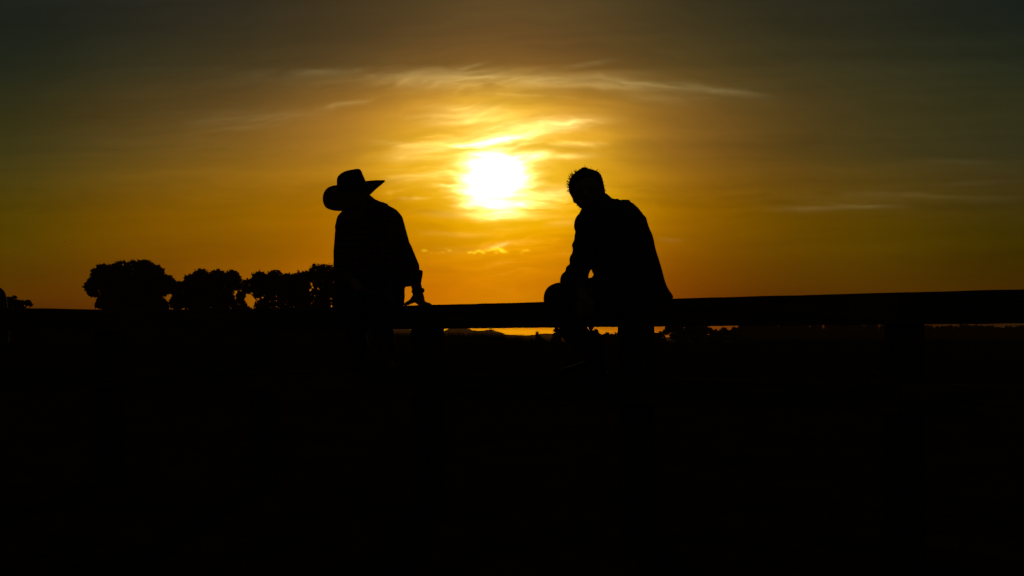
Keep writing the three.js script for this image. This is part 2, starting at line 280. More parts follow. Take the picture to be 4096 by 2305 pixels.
// ------------------------------------------------------------------ ground, field, hills
function groundHeight(x, z) {
  const d = -z; let h = 0.03 * fbm(x * 0.6, z * 0.6, 2, 3) * sstep(0, 3, Math.hypot(x, z));
  const side = lerp(0.95, 0.72, sstep(-1.6, 2.2, x));
  h += side * sstep(13, 27, d) * (1 - 0.75 * sstep(34, 60, d)) + 0.06 * fbm(x * 0.13, z * 0.13, 5, 3) * sstep(12, 25, d);
  return h;
}
{
  const pos = [], uv = [], idx = [], rings = [0.5, 1, 1.5, 2, 2.5, 3];
  while (rings[rings.length - 1] < 3000) rings.push(rings[rings.length - 1] * 1.07 + 0.12);
  const n = 160; pos.push(0, 0, 0); uv.push(0.5, 0.5);
  for (const r of rings) for (let a = 0; a < n; a++) { const x = Math.cos(a / n * 2 * Math.PI) * r, z = Math.sin(a / n * 2 * Math.PI) * r; pos.push(x, r > 400 ? lerp(groundHeight(x, z), 0, sstep(400, 800, r)) : groundHeight(x, z), z); uv.push(0.5 + x / 3600, 0.5 + z / 3600); }
  for (let a = 0; a < n; a++) idx.push(0, 1 + (a + 1) % n, 1 + a);
  for (let i = 0; i < rings.length - 1; i++) for (let a = 0; a < n; a++) { const p = 1 + i * n, q = p + n, b = (a + 1) % n; idx.push(p + a, p + b, q + a, p + b, q + b, q + a); }
  const g = new THREE.BufferGeometry(); g.setAttribute('position', new THREE.Float32BufferAttribute(pos, 3)); g.setAttribute('uv', new THREE.Float32BufferAttribute(uv, 2)); g.setIndex(idx); g.computeVertexNormals();
  structure(mesh('ground', g, MAT.soil, scene));
}
function ridge(name, profile, d, depth, rough) {   // a range of wooded hills: crest line [px, py] at distance d
  const pos = [], uv = [], idx = [], m = 260, n = 14, x0 = profile[0][0], x1 = profile[profile.length - 1][0];
  const crest = (px) => { let i = 0; while (i < profile.length - 2 && px > profile[i + 1][0]) i++; const [a, b] = [profile[i], profile[i + 1]]; const t = clamp((px - a[0]) / (b[0] - a[0]), 0, 1); return lerp(a[1], b[1], t); };
  for (let i = 0; i <= m; i++) for (let j = 0; j <= n; j++) {
    const px = lerp(x0, x1, i / m), top = P(px, crest(px) - rough * Math.abs(fbm(px / 7, 3.1, d, 3)), d), t = (j / n) * 2 - 1, k = Math.cos(t * Math.PI / 2) ** 1.3;
    const y = -6 + (top.y + 6) * k, dd = d - t * depth;
    pos.push(top.x * (1 + 0.15 * -t * depth / d) + 12 * noise(i / 9, j / 2, 3) * (1 - k), y * (1 + (k < 0.98 ? 0.1 * noise(i / 5, j / 1.5, 8) : 0)), -dd); uv.push(px / 60, j);
  }
  for (let i = 0; i < m; i++) for (let j = 0; j < n; j++) { const a = i * (n + 1) + j, b = a + n + 1; idx.push(a, b, a + 1, b, b + 1, a + 1); }
  const g = new THREE.BufferGeometry(); g.setAttribute('position', new THREE.Float32BufferAttribute(pos, 3)); g.setAttribute('uv', new THREE.Float32BufferAttribute(uv, 2)); g.setIndex(idx); g.computeVertexNormals();
  return structure(mesh(name, g, MAT.hill, scene));
}
ridge('wooded_hill', [[900, 1340], [1300, 1310], [1480, 1298], [1620, 1304], [1668, 1336], [1735, 1343], [1764, 1334], [1784, 1323], [1800, 1315], [1840, 1309], [1864, 1315], [1890, 1322], [1925, 1327], [1950, 1323], [1965, 1321], [1990, 1327], [2005, 1331], [2022, 1340], [2040, 1346], [2100, 1354], [2200, 1362]], 2300, 260, 4);
ridge('far_hill', [[1950, 1348], [2040, 1340], [2075, 1340], [2105, 1343], [2140, 1339], [2185, 1335], [2215, 1337], [2260, 1343], [2350, 1346], [2600, 1350], [3200, 1346], [4400, 1350]], 2900, 180, 0.6);

// ------------------------------------------------------------------ the pen fence
const railDepth = (px) => 540 / (95.6 + 0.0173 * (px - 1800));
const foot = (px, d) => V((px - CX) / F * d, 0, -d);
const RAIL_TOP = EYE + 0.229, LOW_TOP = 0.85;
const posts = [foot(3605, railDepth(3605)), foot(2512, railDepth(2512)), foot(1668, railDepth(1668)), foot(1010, 6.42), foot(405, 6.545)];
{ const d = posts[0].clone().sub(posts[1]); posts.unshift(posts[0].clone().add(d)); posts.unshift(posts[0].clone().add(d)); }
posts.push(posts[posts.length - 1].clone().add(V(-1.2, 0, 0.79)));
posts.push(posts[posts.length - 1].clone().add(V(-1.05, 0, 0.98)));
{
  const fence = thing('pen_fence', 'weathered wooden plank fence of the riding pen carrying both seated men', 'fence', V(0, 0, 0));
  const R = rng(77);
  const plank = (a, b, top, high, thick, seed) => {       // a sawn board with a slightly wavy edge
    const u = b.clone().sub(a), L = u.length() - 0.006; u.normalize(); const n = V(-u.z, 0, u.x); if (n.dot(V(0, 0, 0).sub(a)) < 0) n.negate();
    const g = new THREE.BoxGeometry(L, high, thick, 40, 2, 1), p = g.attributes.position, q = g.attributes.uv;
    for (let i = 0; i < p.count; i++) {
      const x = p.getX(i), y = p.getY(i), e = Math.sign(y) * 0.003 * fbm(x * 6 + seed, y * 3, seed, 3);
      p.setXYZ(i, x, y + e, p.getZ(i) + 0.0015 * fbm(x * 2, y * 5, seed, 2) - (Math.abs(y) > high * 0.4 ? Math.sign(p.getZ(i)) * 0.002 : 0));
      q.setXY(i, x / 1.2 + seed, y / 0.5 + seed * 0.3);
    }
    const c = a.clone().add(b).multiplyScalar(0.5).addScaledVector(n, 0.0), yaw = Math.atan2(-u.z, u.x);
    g.rotateY(yaw); g.translate(c.x, top - high / 2, c.z); g.computeVertexNormals(); return g;
  };
  for (let i = 0; i < posts.length - 1; i++) {
    mesh('plank', plank(posts[i], posts[i + 1], RAIL_TOP, 0.15, 0.055, i * 3.7 + 1), MAT.wood[i % 3], fence);
    mesh('plank', plank(posts[i], posts[i + 1], LOW_TOP, 0.145, 0.055, i * 3.7 + 2), MAT.wood[(i + 1) % 3], fence);
  }
  posts.forEach((p, i) => {
    const away = V(p.x, 0, p.z + 1).normalize(), u = posts[i].clone().sub(posts[Math.max(i - 1, 0)]).normalize(); if (!i) u.copy(posts[1]).sub(posts[0]).normalize(); let n = V(-u.z, 0, u.x); if (n.dot(away) < 0) n.negate();
    const top = RAIL_TOP + (i === 2 ? 0.004 : -0.006), g = new THREE.BoxGeometry(0.17, top + 0.4, 0.16, 3, 14, 3), q = g.attributes.position, s = i * 9.1;
    for (let k = 0; k < q.count; k++) {
      const y = q.getY(k), x = q.getX(k), z = q.getZ(k), corner = Math.abs(x) > 0.08 && Math.abs(z) > 0.07 ? 0.93 : 1;
      const crown = y > (top + 0.4) / 2 - 0.001 ? 0.006 * Math.cos(x * 15) - 0.006 : 0;
      q.setXYZ(k, x * corner + 0.003 * fbm(y * 4, x * 9, s, 2), y + crown, z * corner + 0.003 * fbm(y * 4, z * 9, s + 4, 2));
      g.attributes.uv.setXY(k, y / 1.3 + s, (x + z) / 0.6);
    }
    g.rotateY(Math.atan2(-u.z, u.x)); const c = p.clone().addScaledVector(n, 0.028 + 0.083); g.translate(c.x, top - (top + 0.4) / 2, c.z); g.computeVertexNormals();
    mesh('post', g, MAT.post, fence);
  });
}

// ------------------------------------------------------------------ the two men
function finger(pts, r) { return chain(pts.map((p, i) => [p, r * (1 - 0.09 * i)]), 0.006); }
const bounds = (pts, pad) => { const b = new THREE.Box3().setFromPoints(pts).expandByScalar(pad); return [b.min, b.max]; };

// man in the wide-brimmed hat
{
  const D = 5.96, Q = (px, py, dz = 0) => { const d = D - dz; return P(px, py, d); };   // what is seen at (px, py), dz metres nearer than his seat
  const man = thing('person', 'person in wide brimmed hat and rolled sleeves, head bowed, one hand on the rail', 'person', V(0, 0, 0));
  const torso = [[801, 1452, 1511, 0.0, 0.055], [808, 1440, 1517, 0.01, 0.06], [815, 1422, 1546, 0.01, 0.07], [822, 1408, 1552, 0.015, 0.085], [829, 1398, 1564, 0.02, 0.095], [841, 1385, 1586, 0.025, 0.105], [851, 1371, 1597, 0.03, 0.11], [866, 1360, 1604, 0.03, 0.115], [887, 1353, 1606, 0.03, 0.12], [910, 1345, 1604, 0.035, 0.125], [927, 1347, 1604, 0.035, 0.13], [945, 1345, 1606, 0.035, 0.13], [971, 1342, 1609, 0.03, 0.13], [1000, 1339, 1612, 0.03, 0.13], [1025, 1338, 1614, 0.03, 0.13], [1068, 1339, 1617, 0.03, 0.135], [1143, 1341, 1620, 0.02, 0.145], [1198, 1342, 1619, 0.02, 0.15], [1215, 1344, 1617, 0.02, 0.15], [1236, 1350, 1612, 0.03, 0.14]];
  const sleeve = [[858, 1560, 1601, 0, 0.04], [876, 1550, 1610, 0, 0.055], [892, 1552, 1615, 0, 0.06], [914, 1556, 1617, 0, 0.062], [932, 1562, 1623, 0, 0.06], [959, 1572, 1633, 0, 0.058], [1000, 1588, 1652, 0, 0.056], [1038, 1600, 1667, 0, 0.054], [1057, 1606, 1675, 0, 0.054], [1068, 1609, 1677, 0, 0.054], [1079, 1611, 1677, 0.005, 0.055], [1083, 1612, 1690, 0.005, 0.056], [1093, 1614, 1691, 0.01, 0.057], [1108, 1617, 1689, 0.01, 0.057], [1130, 1620, 1686, 0.015, 0.055], [1141, 1623, 1668, 0.015, 0.05], [1147, 1624, 1636, 0.015, 0.02]];
  const sleeve2 = chain([[Q(1382, 885, 0.02), 0.058], [Q(1372, 1010, 0.1), 0.052], [Q(1376, 1088, 0.13), 0.05], [Q(1410, 1125, 0.24), 0.043]], 0.03);
  const fore = [[1120, 1636, 1682, 0.01, 0.036], [1143, 1643, 1687, 0.015, 0.034], [1164, 1651, 1691, 0.015, 0.03], [1180, 1652, 1695, 0.015, 0.027], [1194, 1650, 1698, 0.015, 0.026]];
  // body: head, neck, trunk, arms, hands, legs, feet as one surface
  const head = Q(1424, 829, 0.1), hipL = Q(1425, 1212, 0.03), hipR = Q(1535, 1212, 0.03), kneeL = Q(1395, 1214, 0.42), kneeR = Q(1512, 1216, 0.42);
  const ankleL = V(kneeL.x + 0.01, LOW_TOP + 0.12, -D + 0.13), ankleR = V(kneeR.x + 0.015, LOW_TOP + 0.12, -D + 0.19);
  const hand2 = Q(1440, 1165, 0.33), wrist = Q(1674, 1188, 0.015);
  const flesh = [
    ball(head, 0.078, 0.098, 0.092), ball(head.clone().add(V(-0.02, -0.06, 0.035)), 0.055, 0.06, 0.06),
    capsule(head.clone().add(V(-0.032, -0.035, 0.088)), head.clone().add(V(-0.04, -0.052, 0.108)), 0.011, 0.014),      // nose
    capsule(head.clone().add(V(-0.05, 0.0, 0.078)), head.clone().add(V(0.01, 0.002, 0.086)), 0.012, 0.012),            // brow
    capsule(head.clone().add(V(-0.048, -0.082, 0.082)), head.clone().add(V(-0.014, -0.084, 0.086)), 0.008, 0.008),     // lips
    ball(head.clone().add(V(0.08, -0.02, 0.0)), 0.012, 0.03, 0.02), ball(head.clone().add(V(-0.08, -0.02, 0.01)), 0.012, 0.03, 0.02),
    chain([[Q(1440, 792, 0.06), 0.056], [Q(1479, 826, 0.0), 0.06]], 0.02),
    sections(torso.slice(5), D, -0.014), chain([[Q(1585, 880), 0.045], [Q(1640, 1070), 0.04], [Q(1660, 1120, 0.012), 0.036]], 0.02),
    chain([[Q(1382, 885, 0.02), 0.045], [Q(1372, 1010, 0.1), 0.04], [Q(1376, 1088, 0.13), 0.038], [Q(1418, 1135, 0.27), 0.028], [hand2, 0.026]], 0.02),
    sections(fore, D), chain([[hipL, 0.08], [kneeL, 0.05], [ankleL, 0.03]], 0.02), chain([[hipR, 0.08], [kneeR, 0.05], [ankleR, 0.03]], 0.02),
    capsule(ankleL.clone().add(V(0, -0.06, -0.02)), ankleL.clone().add(V(-0.012, -0.07, 0.1)), 0.028, 0.018), capsule(ankleR.clone().add(V(0, -0.06, -0.02)), ankleR.clone().add(V(0.012, -0.07, 0.1)), 0.028, 0.018),
  ];
  const palm = [chain([[wrist, 0.027], [Q(1681, 1206, 0.02), 0.027]], 0.01), capsule(Q(1682, 1209, 0.045), Q(1690, 1209, -0.02), 0.019, 0.018), capsule(Q(1670, 1189, 0.02), Q(1652, 1200, 0.03), 0.026, 0.02)];
  const thumb = finger([Q(1656, 1199, 0.03), Q(1644, 1207, 0.04), Q(1633, 1212, 0.043), Q(1621, 1217.5, 0.038)], 0.0155);
  const fingers = [[0.05, 0], [0.028, 3], [0.006, 2], [-0.014, -3]].map(([z, e]) => finger([Q(1684, 1208, z), Q(1699 + e, 1213.5, z - 0.006), Q(1711 + e, 1216, z - 0.014), Q(1721 + e, 1220.5, z - 0.02)], 0.0108));
  const fingers2 = [0, 1, 2, 3].map((i) => finger([hand2.clone().add(V(0.006, -0.004 + i * 0.002, 0.022 - i * 0.016)), hand2.clone().add(V(0.05 + (i === 1) * 0.006, -0.006, 0.03 - i * 0.018)), hand2.clone().add(V(0.075 + (i === 1) * 0.006, -0.022, 0.028 - i * 0.018)), hand2.clone().add(V(0.085, -0.04, 0.024 - i * 0.018))], 0.009));
  const thumb2 = finger([hand2.clone().add(V(-0.005, 0.006, 0.022)), hand2.clone().add(V(0.022, 0.012, 0.045)), hand2.clone().add(V(0.045, 0.004, 0.054))], 0.0105);
  const big = union(flesh, 0.016), hands = union([union(palm, 0.02), thumb, ...fingers], 0.008), hands2 = union([thumb2, ...fingers2], 0.007);
  const skinF = (x, y, z) => smin(smin(big(x, y, z), hands(x, y, z), 0.012), hands2(x, y, z), 0.012);
  const [blo, bhi] = bounds([Q(1340, 700, -0.15), Q(1735, 1230, -0.15), kneeL.clone().add(V(-0.1, 0, 0.12)), ankleL.clone().add(V(-0.1, -0.15, 0.2)), ankleR.clone().add(V(0.1, -0.15, 0.2))], 0.03);
  const body = mesh('body', solid(skinF, blo, bhi, 0.0065), MAT.skin, man);
  for (const s of [-0.045, 0.003]) { const c = head.clone().add(V(s, -0.02, 0.083)); const e = mesh('eye', new THREE.SphereGeometry(0.011, 14, 10), MAT.eye, body); e.position.copy(c); const ir = mesh('iris', new THREE.SphereGeometry(0.0055, 10, 8), MAT.iris, body); ir.position.copy(c).add(V(-0.001, -0.002, 0.0072)); }
  // hair at the nape
  mesh('hair', solid((x, y, z) => Math.max(ball(head.clone().add(V(0.008, 0.01, -0.015)), 0.084, 0.1, 0.092)(x, y, z), (z - head.z) * 0.8 - 0.02, head.y - 0.065 - y), head.clone().add(V(-0.12, -0.12, -0.13)), head.clone().add(V(0.12, 0.14, 0.12)), 0.006), MAT.hair, man);
  // shirt
  const collar = union([chain([[Q(1515, 812, -0.03), 0.013], [Q(1530, 818, 0), 0.014], [Q(1510, 828, 0.06), 0.012]], 0.01), chain([[Q(1545, 824, -0.02), 0.012], [Q(1541, 824, 0.03), 0.012]], 0.01)], 0.01);
  const shirtF = folds(union([sections(torso, D), sections(sleeve, D), sleeve2, collar], 0.014), 0.0022, 26);
  const [slo, shi] = bounds([Q(1335, 795, -0.18), Q(1700, 1250, -0.18), Q(1335, 1250, 0.3), Q(1700, 795, 0.3)], 0.02);
  const shirt = mesh('shirt', solid(shirtF, slo, shi, 0.0065), MAT.shirt, man);
  for (let i = 0; i < 6; i++) { const b = mesh('button', new THREE.CylinderGeometry(0.006, 0.006, 0.004, 12), MAT.eye, shirt); b.rotation.x = Math.PI / 2; b.position.copy(Q(1476, 870 + i * 45, 0)); b.position.z = -D + 0.03 + lerp(0.118, 0.138, i / 5) + 0.012 - (i === 5 ? 0.006 : 0); }
  // wrist watch
  const watch = new THREE.TorusGeometry(0.031, 0.008, 8, 24); watch.scale(1.12, 0.95, 1.9); watch.rotateX(Math.PI / 2); watch.rotateZ(0.12);
  const wm = mesh('wristband', watch, MAT.leather, man); wm.position.copy(Q(1672, 1164, 0.015));
  // jeans, belt, boots
  const hem = (a) => a.clone().add(V(0, 0.05, -0.01));
  const jeansF = folds(union([sections([[1195, 1352, 1606, 0.02, 0.135], [1228, 1356, 1606, 0.02, 0.14], [1246, 1380, 1590, 0.03, 0.12]], D), chain([[hipL, 0.1], [kneeL, 0.072], [hem(ankleL), 0.062]], 0.03), chain([[hipR, 0.1], [kneeR, 0.072], [hem(ankleR), 0.06]], 0.03)], 0.03), 0.003, 22);
  const onRail = (f) => (x, y, z) => f(x, y, z);
  const [jlo, jhi] = bounds([Q(1345, 1150, -0.14), Q(1620, 1150, -0.14), kneeL.clone().add(V(-0.05, 0, 0.1)), ankleL.clone().add(V(-0.08, 0, 0)), ankleR.clone().add(V(0.1, 0, 0.1))], 0.03);
  mesh('jeans', solid(onRail(jeansF), jlo, jhi, 0.008), MAT.denim, man);
  for (const [a, s] of [[ankleL, -0.03], [ankleR, 0.03]]) {
    const f = union([chain([[a.clone().add(V(0, 0.12, -0.02)), 0.05], [a.clone().add(V(0, -0.03, -0.01)), 0.045]], 0.02), chain([[a.clone().add(V(0, -0.075, -0.03)), 0.04], [a.clone().add(V(s * 0.4, -0.082, 0.06)), 0.042], [a.clone().add(V(s, -0.09, 0.16)), 0.028]], 0.03)], 0.03);
    const floor = LOW_TOP + 0.012, g = solid((x, y, z) => Math.max(f(x, y, z), floor - y), a.clone().add(V(-0.1, -0.17, -0.12)), a.clone().add(V(0.1, 0.2, 0.24)), 0.007);
    const boot = mesh('boot', g, MAT.leather, man);
    const heel = mesh('boot_heel', new THREE.CylinderGeometry(0.034, 0.028, 0.03, 16), MAT.rubber, boot); heel.position.set(a.x, floor - 0.004, a.z - 0.045);
  }
  // the hat: brim between crown base and an outer edge that dips in front and lifts behind
  const edge = [[1540, 723.5, -0.07], [1521, 740, 0.0], [1502, 757.5, 0.06], [1480, 778, 0.11], [1450, 801, 0.15], [1418, 824, 0.175], [1385, 841, 0.18], [1364, 843, 0.175], [1344, 842.5, 0.165], [1319, 837.5, 0.145], [1303, 829, 0.12], [1294, 814, 0.09], [1290.5, 796, 0.055], [1292.5, 780, 0.02], [1299, 765, -0.015], [1313, 751, -0.055], [1332, 744, -0.09], [1368, 739, -0.135], [1410, 733, -0.155], [1452, 727, -0.155], [1490, 723, -0.14], [1522, 722, -0.11]].map(([a, b, z]) => Q(a, b, z + 0.085));
  const outer = new THREE.CatmullRomCurve3(edge, true, 'centripetal'), hc = Q(1411, 765, 0.085), N = 96, M = 10;
  const brim = (lift) => {
    const pos = [], idx = [], uv = [];
    for (let i = 0; i <= N; i++) {
      const o = outer.getPoint((i % N) / N), an = Math.atan2(o.z - hc.z, o.x - hc.x), inner = V(hc.x + Math.cos(an) * 0.1, 0, hc.z + Math.sin(an) * 0.086); inner.y = hc.y - 0.3 * (inner.z - hc.z) + 0.06 * (inner.x - hc.x);
      for (let j = 0; j <= M; j++) { const t = j / M, p = inner.clone().lerp(o, t), drop = 0.014 * Math.sin(t * Math.PI); pos.push(p.x, p.y - drop + lift, p.z); uv.push(i / N * 6, t); }
    }
    for (let i = 0; i < N; i++) for (let j = 0; j < M; j++) { const a = i * (M + 1) + j, b = a + M + 1; idx.push(a, a + 1, b, b, a + 1, b + 1); }
    return { pos, idx, uv };
  };
  const t0 = brim(0.0022), b0 = brim(-0.0022), n0 = t0.pos.length / 3, idx = [...t0.idx];
  for (let i = 0; i < b0.idx.length; i += 3) idx.push(b0.idx[i] + n0, b0.idx[i + 2] + n0, b0.idx[i + 1] + n0);
  for (let i = 0; i < N; i++) { const a = i * (M + 1) + M, b = a + M + 1; idx.push(a, a + n0, b, b, a + n0, b + n0); }
  const bg = new THREE.BufferGeometry(); bg.setAttribute('position', new THREE.Float32BufferAttribute([...t0.pos, ...b0.pos], 3)); bg.setAttribute('uv', new THREE.Float32BufferAttribute([...t0.uv, ...b0.uv], 2)); bg.setIndex(idx); bg.computeVertexNormals();
  const crownRows = [[806, 1362, 1470, 0.0, 0.085], [790, 1352, 1476, 0.0, 0.09], [766, 1349, 1478, 0.0, 0.09], [742, 1348.5, 1469, 0.008, 0.089], [722, 1348, 1461, 0.015, 0.087], [708, 1352.5, 1455, 0.02, 0.083], [695, 1366, 1449, 0.026, 0.075], [686, 1382, 1446, 0.03, 0.066], [680, 1406, 1442, 0.033, 0.05], [677, 1420, 1439, 0.034, 0.035]].map(([y, l, r, z, h]) => { const k = (D - z - 0.085) / D, cx = (v) => CX + (v - CX) * k; return [HORIZON + (y - HORIZON) * k, cx(l), cx(r), z + 0.085, h]; });
  const crownF = sections(crownRows, D);
  const hat = mesh('hat', solid(crownF, Q(1335, 815, -0.12).add(V(0, 0, 0)), Q(1490, 668, -0.12).add(V(0.02, 0, 0.25)), 0.0055), MAT.felt, man);
  mesh('brim', bg, MAT.felt, hat);
  const bandF = sections(crownRows.map(([y, l, r, z, h]) => [y, l - 1, r + 1, z, h + 0.0018]), D);
  mesh('hat_band', solid((x, y, z) => Math.max(bandF(x, y, z), Math.abs(y - (hc.y + 0.004 - 0.3 * (z - hc.z) + 0.014)) - 0.013), Q(1335, 800, -0.12), Q(1490, 700, -0.12).add(V(0.02, 0, 0.25)), 0.005), MAT.band, hat);
}

// bare-headed man leaning on his knee
{
  const D = 4.95, Q = (px, py, dz = 0) => P(px, py, D - dz);
  const man = thing('person', 'bare headed person in loose jacket hunched forward, forearm resting on knee', 'person', V(0, 0, 0));
  const torso = [[774, 2398, 2428, -0.02, 0.04], [788, 2372, 2442, -0.01, 0.06], [799, 2352, 2451, 0, 0.075], [811, 2338, 2516, 0.01, 0.09], [817, 2334, 2531, 0.01, 0.1], [838, 2324, 2552, 0.015, 0.115], [865, 2312, 2572, 0.02, 0.125], [876, 2308, 2582, 0.02, 0.128], [891, 2306, 2586, 0.02, 0.13], [918, 2308, 2595, 0.02, 0.132], [938, 2312, 2604, 0.02, 0.133], [963, 2318, 2612, 0.015, 0.134], [997, 2330, 2619.5, 0.01, 0.135], [1031, 2345, 2632, 0.0, 0.135], [1068, 2363, 2643, 0, 0.136], [1092, 2372, 2649, 0, 0.138], [1099, 2380, 2651, 0, 0.14], [1118, 2384, 2655.5, 0, 0.142], [1139, 2390, 2663, -0.005, 0.145], [1161, 2395, 2675.5, -0.01, 0.15], [1180, 2400, 2688, -0.01, 0.152], [1188, 2402, 2693, -0.01, 0.15], [1195, 2406, 2691, -0.01, 0.145], [1210, 2420, 2660, 0, 0.12]];
  const arm = [[858, 2322, 2380, 0.03, 0.05], [863, 2311, 2385, 0.03, 0.06], [873, 2302.5, 2388, 0.04, 0.068], [886, 2297, 2388, 0.045, 0.07], [900, 2295, 2386, 0.05, 0.07], [913, 2293, 2384, 0.055, 0.07], [922, 2295, 2382, 0.06, 0.07], [929, 2298, 2380, 0.06, 0.07], [950, 2295, 2374, 0.07, 0.068], [964, 2293.5, 2370, 0.075, 0.068], [976, 2287.5, 2368, 0.08, 0.068], [987, 2283, 2366, 0.085, 0.068], [997, 2285.5, 2365, 0.09, 0.066], [1013, 2289, 2364, 0.095, 0.066], [1020, 2283, 2364, 0.1, 0.066], [1028, 2278, 2364, 0.1, 0.066], [1040, 2274, 2363.5, 0.105, 0.066], [1052, 2273, 2363, 0.11, 0.066], [1065, 2274, 2362, 0.115, 0.066], [1069, 2267, 2361, 0.12, 0.067], [1074, 2261, 2360, 0.12, 0.067], [1083, 2257, 2358, 0.125, 0.067], [1093, 2256, 2353, 0.13, 0.067], [1102, 2244.5, 2348, 0.13, 0.067], [1116, 2236.5, 2346, 0.135, 0.066], [1127, 2235.5, 2344, 0.14, 0.064], [1136, 2234, 2340, 0.14, 0.062], [1150, 2244, 2330, 0.14, 0.05]];
  const head = Q(2350, 762, 0.01), hip = Q(2560, 1186, 0.02), hip2 = Q(2560, 1190, -0.12), knee = Q(2243.5, 1200, 0.06), knee2 = Q(2262, 1208, -0.1);
  const mid = Q(2375, 1190, 0.04), mid2 = Q(2385, 1196, -0.11), calf = Q(2296, 1325, 0.03), calf2 = Q(2300, 1330, -0.1), ankle = Q(2372, 1452, -0.06), ankle2 = Q(2380, 1450, -0.16);
  ankle.y = LOW_TOP + 0.115; ankle2.y = LOW_TOP + 0.115;
  const elbow = Q(2300, 1110, 0.13), wrist = Q(2325, 1165, 0.27), elbow2 = Q(2420, 1110, -0.1), wrist2 = Q(2350, 1168, 0.14), shoulder2 = Q(2500, 880, -0.1);
  const F3 = (x, y, z) => head.clone().add(V(x, y, z));
  const flesh = [
    ball(head, 0.08, 0.098, 0.094), ball(F3(-0.008, -0.05, 0.03), 0.058, 0.062, 0.062), capsule(F3(-0.012, -0.085, 0.05), F3(-0.02, -0.09, 0.065), 0.024, 0.02),
    capsule(F3(-0.02, -0.02, 0.092), F3(-0.026, -0.045, 0.112), 0.01, 0.014), capsule(F3(-0.055, 0.004, 0.074), F3(0.025, 0.006, 0.086), 0.012, 0.012), capsule(F3(-0.04, -0.07, 0.084), F3(-0.002, -0.07, 0.088), 0.008, 0.008),
    ball(F3(-0.072, -0.045, 0.0), 0.009, 0.022, 0.016), ball(F3(0.078, -0.04, -0.005), 0.009, 0.022, 0.016),
    chain([[Q(2368, 790, -0.01), 0.058], [Q(2400, 838, -0.01), 0.062]], 0.02), sections(torso.slice(6), D, -0.016),
    chain([[Q(2345, 890, 0.04), 0.045], [elbow, 0.04], [wrist, 0.027]], 0.02), chain([[shoulder2, 0.045], [elbow2, 0.04], [wrist2, 0.027]], 0.02),
    chain([[hip, 0.08], [mid, 0.075], [knee, 0.055], [calf, 0.045], [ankle, 0.03]], 0.02), chain([[hip2, 0.08], [mid2, 0.075], [knee2, 0.055], [calf2, 0.045], [ankle2, 0.03]], 0.02),
    capsule(ankle.clone().add(V(0.02, -0.06, 0)), ankle.clone().add(V(-0.1, -0.07, 0.02)), 0.028, 0.018), capsule(ankle2.clone().add(V(0.02, -0.06, 0)), ankle2.clone().add(V(-0.1, -0.07, 0.014)), 0.028, 0.018),
  ];
  const handAt = (w, dir, down) => {   // relaxed hand hanging from the wrist
    const side = dir.clone().cross(down).normalize(), q = (a, b, c) => w.clone().addScaledVector(dir, a).addScaledVector(down, b).addScaledVector(side, c);
    return union([chain([[q(0, 0, 0), 0.024], [q(0.05, 0.012, 0), 0.026]], 0.01), capsule(q(0.075, 0.02, -0.028), q(0.075, 0.02, 0.028), 0.013, 0.013),
      ...[-0.03, -0.01, 0.01, 0.03].map((c, i) => finger([q(0.07, 0.018, c), q(0.105 + (i === 1 || i === 2 ? 0.006 : 0), 0.03, c * 1.1), q(0.122, 0.052, c * 1.1), q(0.12, 0.074, c)], 0.009)),
      finger([q(0.02, 0.012, 0.022), q(0.045, 0.03, 0.042), q(0.072, 0.042, 0.046)], 0.0105)], 0.007);
  };
  const hA = handAt(wrist, V(0.15, -0.75, 0.6).normalize(), V(0.1, -0.6, -0.75).normalize()), hB = handAt(wrist2, V(-0.3, -0.75, 0.5).normalize(), V(-0.1, -0.55, -0.8).normalize());
  const big = union(flesh, 0.016), bodyF = (x, y, z) => smin(big(x, y, z), Math.min(hA(x, y, z), hB(x, y, z)), 0.01);
  const [blo, bhi] = bounds([Q(2180, 660, -0.2), Q(2690, 1240, -0.2), wrist.clone().add(V(0, -0.15, 0.15)), ankle.clone().add(V(-0.22, -0.14, 0.1)), ankle2.clone().add(V(0.1, -0.14, -0.06))], 0.02);
  const body = mesh('body', solid(bodyF, blo, bhi, 0.0068), MAT.skin, man);
  for (const s of [-0.046, 0.012]) { const c = F3(s, -0.016, 0.078 - (s < 0 ? 0.006 : 0)); mesh('eye', new THREE.SphereGeometry(0.0105, 14, 10), MAT.eye, body).position.copy(c); mesh('iris', new THREE.SphereGeometry(0.0068, 10, 8), MAT.iris, body).position.copy(c).add(V(-0.001, -0.003, 0.0055)); }
  // hair: a cap with tufts
  const hairRows = [[671.5, 2331, 2343, 0, 0.02], [675, 2324, 2349, 0, 0.04], [679, 2318, 2353, 0, 0.055], [685, 2310, 2378, 0, 0.07], [692, 2300, 2394, 0, 0.08], [700, 2290, 2402, 0, 0.086], [708, 2284, 2407, 0, 0.092], [720, 2279, 2410, 0, 0.097], [735, 2275, 2413.5, 0, 0.1], [747, 2274, 2416.5, 0, 0.1], [764, 2276, 2420.5, -0.002, 0.1], [773, 2280, 2421, -0.006, 0.098], [790, 2291, 2420, -0.012, 0.092], [806, 2304, 2418, -0.02, 0.082], [815, 2325, 2414, -0.03, 0.06]];
  const capF = sections(hairRows, D, 0, 2.1), cut = (x, y, z) => (z - head.z) * 0.75 - (y - head.y) * 0.66 - 0.012 - 0.01 * noise(x * 60, y * 40, z * 40);
  const hair = mesh('hair', solid((x, y, z) => { const d = capF(x, y, z) + 0.003 * fbm(x * 70, y * 70, z * 70, 2); return Math.max(d, cut(x, y, z)); }, head.clone().add(V(-0.15, -0.12, -0.15)), head.clone().add(V(0.15, 0.16, 0.15)), 0.0055), MAT.hair, man);
